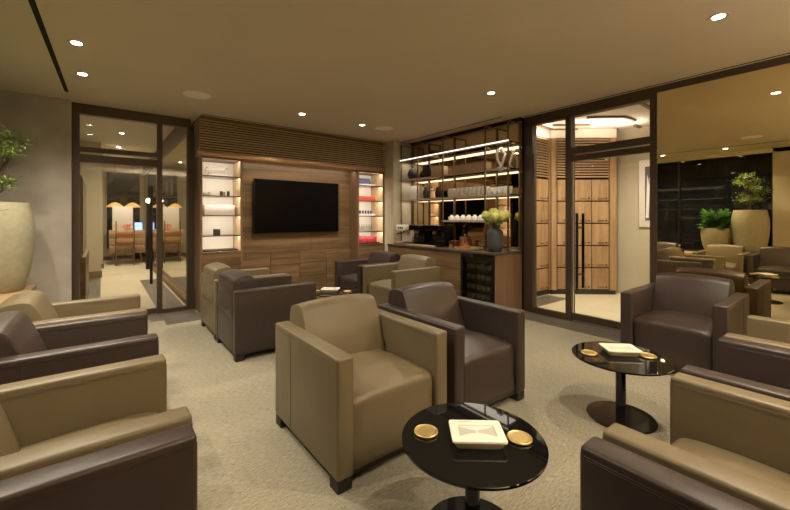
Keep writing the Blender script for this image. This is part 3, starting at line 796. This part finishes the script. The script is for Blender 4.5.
# ------------------------------------------------------------------ armchairs
W2 = .369; D2 = .40; AT = .094
def make_chair(mat, label, loc, rz, group):
    t = thing('armchair', label, 'armchair', loc, rz, group)
    for sx in (-1, 1):
        x0, x1 = (W2 - AT, W2) if sx > 0 else (-W2, -W2 + AT)
        b = B()
        b.box(x0, x1, -D2, D2, .06, .638, .014, 3)
        for xx in (x0 - .0004, x1 + .0004): b.tube([(xx, .15, .075), (xx, .15, .625)], .0018, 5)
        zt = .612
        for xx in (x0 - .0004, x1 + .0004):
            for zz in (zt, zt - .007): b.tube([(xx, -D2 + .012, zz), (xx, D2 - .012, zz)], .0012, 5)
        for xx in (x0 + .012, x1 - .012): b.tube([(xx, -D2 - .0004, .075), (xx, -D2 - .0004, .61)], .0012, 5)
        b.build('armrest', mat, t)
    hw = W2 - AT - .001
    # backrest cushion
    P = bez([(.060, .36), (.075, .44), (.118, .58), (.165, .69), (.195, .742), (.235, .762), (.30, .758), (.355, .738), (.380, .70), (.383, .60), (.383, .36), (.2, .34)], 5)
    cyy, czz = .26, .5
    rings = []
    for xr, ins, bul in ((-1, .018, 0), (-.985, .006, 0), (-.94, .004, .0), (-.7, 0, .006), (-.35, 0, .012), (0, 0, .014), (.35, 0, .012), (.7, 0, .006), (.94, .004, 0), (.985, .006, 0), (1, .018, 0)):
        ring = []
        for p in P:
            dy, dz = p.x - cyy, p.y - czz; l = math.hypot(dy, dz)
            k = (l - ins + (bul if p.y > .4 and p.x < .3 else bul * .5 if p.y > .7 else 0)) / l
            ring.append((xr * hw, cyy + dy * k, czz + dz * k))
        rings.append([(x_, y_ + .015, z_) for x_, y_, z_ in ring])
    bb = B().loft(rings)
    bb.tube([(-hw * .97, .401, .64), (hw * .97, .401, .64)], .0014, 5)
    bb.build('backrest', mat, t, 50)
    B().box(-hw - .0005, hw + .0005, .30, D2, .06, .655, .012, 3).build('back_panel', mat, t)
    # seat
    P = bez([(-.373, .064), (-.377, .20), (-.379, .35), (-.367, .398), (-.32, .418), (-.2, .424), (-.05, .420), (.10, .41), (.16, .38), (.16, .064), (0, .062), (-.2, .062)], 5)
    rings = []; cyy, czz = -.1, .24
    for xr, ins, bul in ((-1, .03, 0), (-.985, .012, 0), (-.94, .002, .004), (-.7, 0, .018), (-.35, 0, .030), (0, 0, .034), (.35, 0, .030), (.7, 0, .018), (.94, .002, 0), (.985, .012, 0), (1, .03, 0)):
        ring = []
        for p in P:
            dy, dz = p.x - cyy, p.y - czz; l = math.hypot(dy, dz); k = (l - ins) / l
            z = czz + dz * k
            if p.y > .39: z += bul * min(1, max(.22, (p.x + .37) / .2))
            ring.append((xr * hw, cyy + dy * k, max(.062, z)))
        rings.append(ring)
    B().loft(rings).build('seat', mat, t, 50)
    B().box(-W2 + .02, W2 - .02, -D2 + .03, D2 - .02, .045, .063).build('base_board', M['foot'], t, 0)
    for sx in (-1, 1):
        for sy in (-1, 1):
            cx_, cy_ = sx * (W2 - .045), sy * (D2 - .045)
            B().box(cx_ - .04, cx_ + .04, cy_ - .04, cy_ + .04, 0, .0605, .003, 1).build('leg', M['foot'], t)
    return t
GC = 'leather club armchairs'
R = {'-y': 0, '+x': PI / 2, '-x': -PI / 2, '+y': PI}
pt = make_chair(M['tan'], 'tan leather armchair in the centre, behind the round table nearest the viewer', (1.231, 1.932, 0), R['-y'], GC)
pb = make_chair(M['brown'], 'dark brown leather armchair beside the central tan armchair', (2.030, 1.932, 0), R['-y'], GC)
def put(p, x, y, r, lab): dup(p, (x, y, 0), R[r], lab, GC)
put(pb, 4.065, 1.02, '-x', 'dark brown leather armchair with its back to the mirrored glass wall')
put(pb, 1.34, 3.885, '+x', 'dark brown leather armchair turned towards the bar, its side and back to the viewer')
put(pt, 1.34, 4.645, '+x', 'tan leather armchair seen from behind beside the left display niche')
put(pt, 3.245, 3.985, '-x', 'tan leather armchair nearest the bar, facing the television lounge table')
put(pb, 3.225, 4.745, '-x', 'dark brown leather armchair near the right display niche, half behind a tan one')
put(pt, -.14, 3.60, '+x', 'tan leather armchair nearest the glass corridor door, at the far end of the left row')
put(pb, -.15, 2.83, '+x', 'dark brown leather armchair between two tan ones in the left row')
put(pt, -.16, 1.775, '+x', 'tan leather armchair in the left row beside the one in the lower left corner')
put(pb, -.17, .995, '+x', 'dark brown leather armchair cut by the lower left corner')
put(pb, .82, .125, '+y', 'dark brown leather armchair at the bottom right, nearest the viewer')
put(pt, 1.593, .118, '+y', 'tan leather armchair at the bottom right, between two brown ones')
put(pb, 2.37, .118, '+y', 'dark brown leather armchair at the right edge, between two tan ones')
put(pt, 3.135, .115, '+y', 'tan leather armchair at the right edge, farthest of the bottom right row')

# ------------------------------------------------------------------ round tables
tg = 'round black glass side tables'
def make_table(loc, label):
    t = thing('side_table', label, 'table', loc, 0, tg)
    B().lathe([(0, .388), (.287, .388), (.290, .390), (.290, .398), (.288, .400), (0, .400)], 72).build('tabletop', M['blackglass'], t)
    B().lathe([(0, .380), (.09, .380), (.09, .388), (0, .388)], 32).build('mounting_plate', M['glossblack'], t)
    B().lathe([(0, .012), (.030, .012), (.030, .381), (0, .381)], 28).build('pole', M['glossblack'], t)
    B().lathe([(0, 0), (.198, 0), (.200, .003), (.200, .009), (.197, .012), (0, .013)], 56).build('base', M['glossblack'], t)
    return t
T = [(1.196, 1.008), (2.662, 1.004), (2.24, 4.06)]
tlabs = ('round black glass table nearest the viewer, in front of the central tan armchair', 'round black glass table before the brown armchair at the mirrored wall', 'round black glass table in the seating group under the television')
pt_ = make_table((T[0][0], T[0][1], 0), tlabs[0])
for k in (1, 2): dup(pt_, (T[k][0], T[k][1], 0), 0, tlabs[k], tg)
def make_ashtray(loc, rz, label):
    t = thing('ashtray', label, 'ashtray', loc, rz, 'white porcelain ashtrays')
    b = B()
    w, d = .107, .079
    def ring(sx, sy, z, r=.012):
        out = []
        for (cx_, cy_, a0) in ((sx - r, sy - r, 0), (-sx + r, sy - r, 90), (-sx + r, -sy + r, 180), (sx - r, -sy + r, 270)):
            for k in range(5):
                a = math.radians(a0 + k * 22.5); out.append((cx_ + r * math.cos(a), cy_ + r * math.sin(a), z))
        return out
    b.loft([ring(w * .80, d * .78, 0), ring(w * .84, d * .82, .004), ring(w * .95, d * .95, .028)]); b.build('body', M['porc_side'], t)
    b = B(); b.loft([ring(w * .95, d * .95, .0275), ring(w, d, .030), ring(w, d, .036), ring(w * .985, d * .985, .038), ring(w * .70, d * .52, .0375, .006), ring(w * .68, d * .50, .0335, .006)]); b.build('rim', M['porcelain'], t)
    b = B()
    z = .0342
    for sx in (-1, 1): b.faces([[(sx * .072, -.034, z), (sx * .072, .034, z), (sx * .02, .012, z), (sx * .004, .010, z), (sx * .004, -.010, z), (sx * .02, -.012, z)]])
    b.build('motif', M['motif'], t, 0)
    b = B(); x = -.07
    for k in range(3):
        pts = [(x + .004 * j, .064 + .003 * math.sin(j * 2.1 + k), .0385) for j in range(8)]; b.tube(pts, .0007, 4); x += .016
    b.tube([(-.02, .0645, .0385), (.06, .0645, .0385)], .0005, 4)
    b.build('script_lettering', M['motif'], t, 0)
    return t
def make_coaster(loc, label):
    t = thing('coaster', label, 'coaster', loc, 0, 'gold coasters')
    B().lathe([(0, 0), (.045, 0), (.050, .003), (.050, .009), (.047, .011), (.043, .008), (0, .008)], 40).build('dish', M['gold'], t)
    b = B()
    b.lathe([(0, .0082), (.034, .0082), (.033, .0092), (0, .0092)], 36)
    b.build('relief', M['gold'], t)
    return t
zt = .4003
pa = make_ashtray((1.196, .985, zt), math.radians(-40), 'white porcelain cigar ashtray on the round table nearest the viewer')
dup(pa, (2.717, 1.03, zt), math.radians(-44), 'white porcelain cigar ashtray on the round table before the mirrored wall')
dup(pa, (2.20, 4.08, zt), math.radians(-40), 'white porcelain cigar ashtray on the table under the television')
pc = make_coaster((1.067, 1.148, zt), 'gold coaster left of the ashtray on the nearest round table')
dup(pc, (1.335, .88, zt), 0, 'gold coaster right of the ashtray on the nearest round table')
dup(pc, (2.54, 1.15, zt), 0, 'gold coaster left of the ashtray on the table before the mirrored wall')
dup(pc, (2.782, .889, zt), 0, 'gold coaster right of the ashtray on the table before the mirrored wall')
dup(pc, (2.07, 4.20, zt), 0, 'gold coaster left of the ashtray on the table under the television')
dup(pc, (2.36, 3.95, zt), 0, 'gold coaster right of the ashtray on the table under the television')

# ------------------------------------------------------------------ planters
LZ = .5505
def planter_tall(t):
    B().lathe([(0, 0), (.185, 0), (.205, .02), (.245, .18), (.277, .40), (.288, .58), (.282, .72), (.255, .86), (.243, .907), (.222, .907), (.220, .86), (0, .86)], 56).build('pot', M['clay'], t)
    B().lathe([(0, .86), (.220, .86), (.15, .875), (0, .88)], 30).build('soil', M['soil'], t)
def planter_low(t):
    B().lathe([(0, 0), (.15, 0), (.17, .02), (.22, .16), (.25, .32), (.257, .44), (.25, .525), (.245, .54), (.225, .54), (.222, .50), (0, .50)], 56).build('pot', M['clay'], t)
    B().lathe([(0, .50), (.222, .50), (.15, .515), (0, .52)], 30).build('soil', M['soil'], t)
def leafquad(c, d, n, l, w):
    s = d.cross(n).normalized()
    return [c, c + d * l * .5 + s * w, c + d * l, c + d * l * .5 - s * w]
def bonsai(t, z0, H, spread, seed, nleaf=2600):
    rnd = random.Random(seed)
    b = B()
    def limb(p, q, r0, r1):
        m1 = p.lerp(q, .35) + Vector((rnd.uniform(-.03, .03), rnd.uniform(-.03, .03), 0)); m2 = p.lerp(q, .7) + Vector((rnd.uniform(-.02, .02), rnd.uniform(-.02, .02), .02))
        b.tube([p, m1, m2, q], r0, 8, r1)
    base = Vector((0, 0, z0)); top = Vector((.02, 0, z0 + H * .55))
    limb(base, top, .028, .016)
    pads = []
    for k in range(11):
        a = k * 2.4 + rnd.uniform(-.3, .3); h = rnd.uniform(.42, 1.0) if k > 2 else .33
        rr = spread * rnd.uniform(.35, 1) * (1.1 - .5 * abs(h - .6))
        p = Vector((rr * math.cos(a), rr * math.sin(a), z0 + H * h)); pads.append((p, rnd.uniform(.075, .115)))
        s0 = base.lerp(top, min(1, h * .9)); limb(s0, p, .011, .004)
    b.build('trunk', M['bark'], t)
    polys = []
    for k in range(nleaf):
        p, r = pads[rnd.randrange(len(pads))]
        v = Vector((rnd.gauss(0, .5), rnd.gauss(0, .5), rnd.gauss(0, .28))) * r * 1.25
        d = Vector((rnd.uniform(-1, 1), rnd.uniform(-1, 1), rnd.uniform(-.3, .8))).normalized()
        polys.append(leafquad(p + v, d, Vector((rnd.uniform(-.5, .5), rnd.uniform(-.5, .5), 1)).normalized(), rnd.uniform(.022, .038), rnd.uniform(.006, .010)))
    B().faces(polys).build('foliage', M['leaf'], t, 0)
def fern(t, z0, R_, H, seed, nf=130, lo=.3):
    rnd = random.Random(seed); polys = []; b = B()
    for k in range(nf):
        a = rnd.uniform(0, 2 * PI); el = rnd.uniform(lo, 1.35); ln = R_ * rnd.uniform(.75, 1.1)
        prev = None; pts = []
        for j in range(9):
            s = j / 8
            rr = ln * s * math.cos(el * (1 - .45 * s)); z = z0 + H * (s * math.sin(el) * 1.15 - .55 * s * s * math.cos(el))
            pts.append(Vector((rr * math.cos(a), rr * math.sin(a), z)))
        b.tube(pts, .0035, 5, .0015)
        for j in range(2, 9):
            d = (pts[j] - pts[j - 1]).normalized(); sd = d.cross(Vector((0, 0, 1))).normalized()
            for sg in (-1, 1):
                for q in (0, .5):
                    c = pts[j - 1].lerp(pts[j], q); ll = .085 * (1.1 - abs(j / 8 - .45))
                    dv = (sd * sg + d * .6 + Vector((0, 0, rnd.uniform(-.3, .3)))).normalized()
                    polys.append(leafquad(c, dv, Vector((0, 0, 1)), ll, .014))
    b.build('stems', M['hydleaf'], t); B().faces(polys).build('fronds', M['leafl'], t, 0)
t = thing('potted_tree', 'tall sand coloured planter with a small tree beside the glass corridor door', 'potted plant', (-.845, 5.48, LZ), 0, 'potted trees on the ledge'); planter_tall(t); bonsai(t, .87, .74, .17, 3)
t = thing('potted_tree', 'tall sand coloured planter with a small tree, reflected in the mirrored wall', 'potted plant', (-.80, 1.47, LZ), .8, 'potted trees on the ledge'); planter_tall(t); bonsai(t, .87, .74, .18, 9)
t = thing('potted_fern', 'lower sand coloured planter with a bright fern, reflected in the mirrored wall', 'potted plant', (-.80, 1.98, LZ), 0, 'potted ferns on the ledge'); planter_low(t); fern(t, .50, .33, .46, 5, lo=.45)
t = thing('potted_fern', 'bright green fern whose leaves enter at the left edge of the picture', 'potted plant', (-.90, 4.0, LZ), 0, 'potted ferns on the ledge'); planter_low(t); fern(t, .50, .36, .62, 6, lo=.8)
t = thing('wooden_box', 'pale wooden box on the window ledge, reflected in the mirrored wall', 'box', (-.8, 2.85, LZ))
B().box(-.12, .12, -.22, .22, 0, .12, .004).build('body', M['oak_x'], t); B().box(-.125, .125, -.225, .225, .12, .15, .004).build('lid', M['ash'], t)

# ------------------------------------------------------------------ ceiling lamps, speakers and light
def downlight(x, y, power, z=CH, label=None, size=135, grp='recessed ceiling downlights'):
    t = thing('downlight', label, 'downlight', (x, y, z), 0, grp)
    B().lathe([(.036, -.002), (.055, -.004), (.058, 0.0), (.058, .004), (.036, .004)], 32).build('trim_ring', M['trimring'], t)
    B().lathe([(0, -.0030), (.037, -.0030), (.037, .002), (0, .002)], 28).build('lamp', M['lamp'], t)
    l = bpy.data.lights.new('downlight_spot', 'SPOT'); l.energy = power; l.color = (1, .87, .67); l.spot_size = math.radians(size); l.spot_blend = .9; l.shadow_soft_size = .05
    o = bpy.data.objects.new('downlight_spot', l); COL.objects.link(o); o.location = (x, y, z - .012)
P0 = 55
dl = [(-.16, 3.92, 'recessed downlight at upper left, the higher of two'), (-.15, 4.73, 'recessed downlight at upper left, the lower of two, above the corridor door'),
      (2.117, 4.72, 'recessed downlight in front of the slatted bulkhead, the left one'), (3.08, 4.72, 'recessed downlight in front of the slatted bulkhead, beside the right speaker'),
      (3.43, 2.62, 'recessed downlight before the bar shelving'), (3.37, .65, 'recessed downlight at the upper right of the picture'),
      (-.6, 2.87, 'recessed downlight over the left row, behind the picture edge, seen in the mirrored wall'), (-.6, 1.8, 'recessed downlight over the left row near the viewer, seen in the mirrored wall'),
      (1.95, .42, 'recessed downlight over the bottom right row, above the picture'), (.28, 2.74, 'recessed downlight over the carpet left of the central armchairs, above the picture'), (-.9, 4.55, 'recessed downlight over the window ledge, left of the picture'), (1.6, -1.2, 'recessed downlight behind the viewer'), (3.4, -1.2, 'recessed downlight behind the right row')]
for x, y, lab in dl: downlight(x, y, P0, CH, lab)
def spk(x, y, lab):
    t = thing('ceiling_speaker', lab, 'speaker', (x, y, CH), 0, 'round ceiling speakers')
    B().lathe([(.128, -.001), (.130, -.005), (.138, -.005), (.140, 0), (.140, .005), (.128, .005)], 44).build('rim', M['speaker'], t)
    B().lathe([(0, -.003), (.128, -.003), (.128, .003), (0, .003)], 44).build('grille', M['speaker'], t)
spk(.85, 4.73, 'round ceiling speaker in front of the left end of the bulkhead')
spk(3.45, 4.67, 'round ceiling speaker near the bar end of the bulkhead')
spk(.46, 1.26, 'round ceiling speaker over the viewer, seen in the mirrored wall')
# humidor and corridor lights
for x, y, lab in ((5.5, 2.3, 'recessed downlight in the locker room near the door'), (5.9, 1.5, 'recessed downlight in the locker room right of the door')):
    downlight(x, y, 105, 2.82, lab, 150, 'downlights in the locker room')
for x, y, lab in ((.2, 7.3, 'recessed downlight just inside the corridor door'), (.3, 9.0, 'second recessed downlight along the corridor'), (.3, 10.8, 'third recessed downlight along the corridor'), (.3, 12.6, 'recessed downlight above the sideboard in the next lounge')):
    downlight(x, y, 80, 2.95, lab, 150, 'downlights in the corridor')
up = thing('ceiling_fill_trough', 'added trough behind the viewer, out of view, carrying a fill light for the ceiling', 'lamp', (2.0, -1.7, 1.95))  # added fixture behind the camera, only carries the ceiling fill light
B().box(-1.8, 1.8, -.14, .14, -.03, 0).box(-1.8, 1.8, -.15, -.14, -.03, .05).box(-1.8, 1.8, .14, .15, -.03, .05).build('trough', M['cream_wall'], up, 0)
for sx in (-1.6, 1.6): B().tube([(sx, 0, 0), (sx, 0, .744)], .004, 6).build('cable', M['black'], up)
area('ceiling_fill', (2.0, -1.7, 1.96), (PI, 0, 0), 3.5, .26, 95)  # unseen upward fill, added to brighten the ceiling
area('locker_ceiling_fill', (6.3, 2.6, 2.60), (PI, 0, math.radians(-40)), 1.0, .05, 4)  # added upward fills that whiten the locker room ceiling, no fixture
area('locker_ceiling_fill', (5.4, 3.3, 2.60), (PI, 0, 0), 1.0, .05, 2.5)
# LED runs: bulkhead underside, bar shelves
area('bulkhead_led', (2.58, TY + .12, 2.14), (math.radians(15), 0, 0), 1.9, .02, 1.6)

# ------------------------------------------------------------------ world and view
w = bpy.data.worlds.new('night'); SC.world = w; w.use_nodes = True
w.node_tree.nodes['Background'].inputs[0].default_value = (.01, .012, .018, 1); w.node_tree.nodes['Background'].inputs[1].default_value = .3
SC.view_settings.view_transform = 'Standard'; SC.view_settings.look = 'None'; SC.view_settings.gamma = 1; SC.view_settings.use_curve_mapping = False
SC.view_settings.exposure = 1.27
SC.cycles.use_denoising = True
SC.cycles.max_bounces = 10; SC.cycles.diffuse_bounces = 5; SC.cycles.glossy_bounces = 6; SC.cycles.transparent_max_bounces = 16
SC.cycles.sample_clamp_indirect = 6
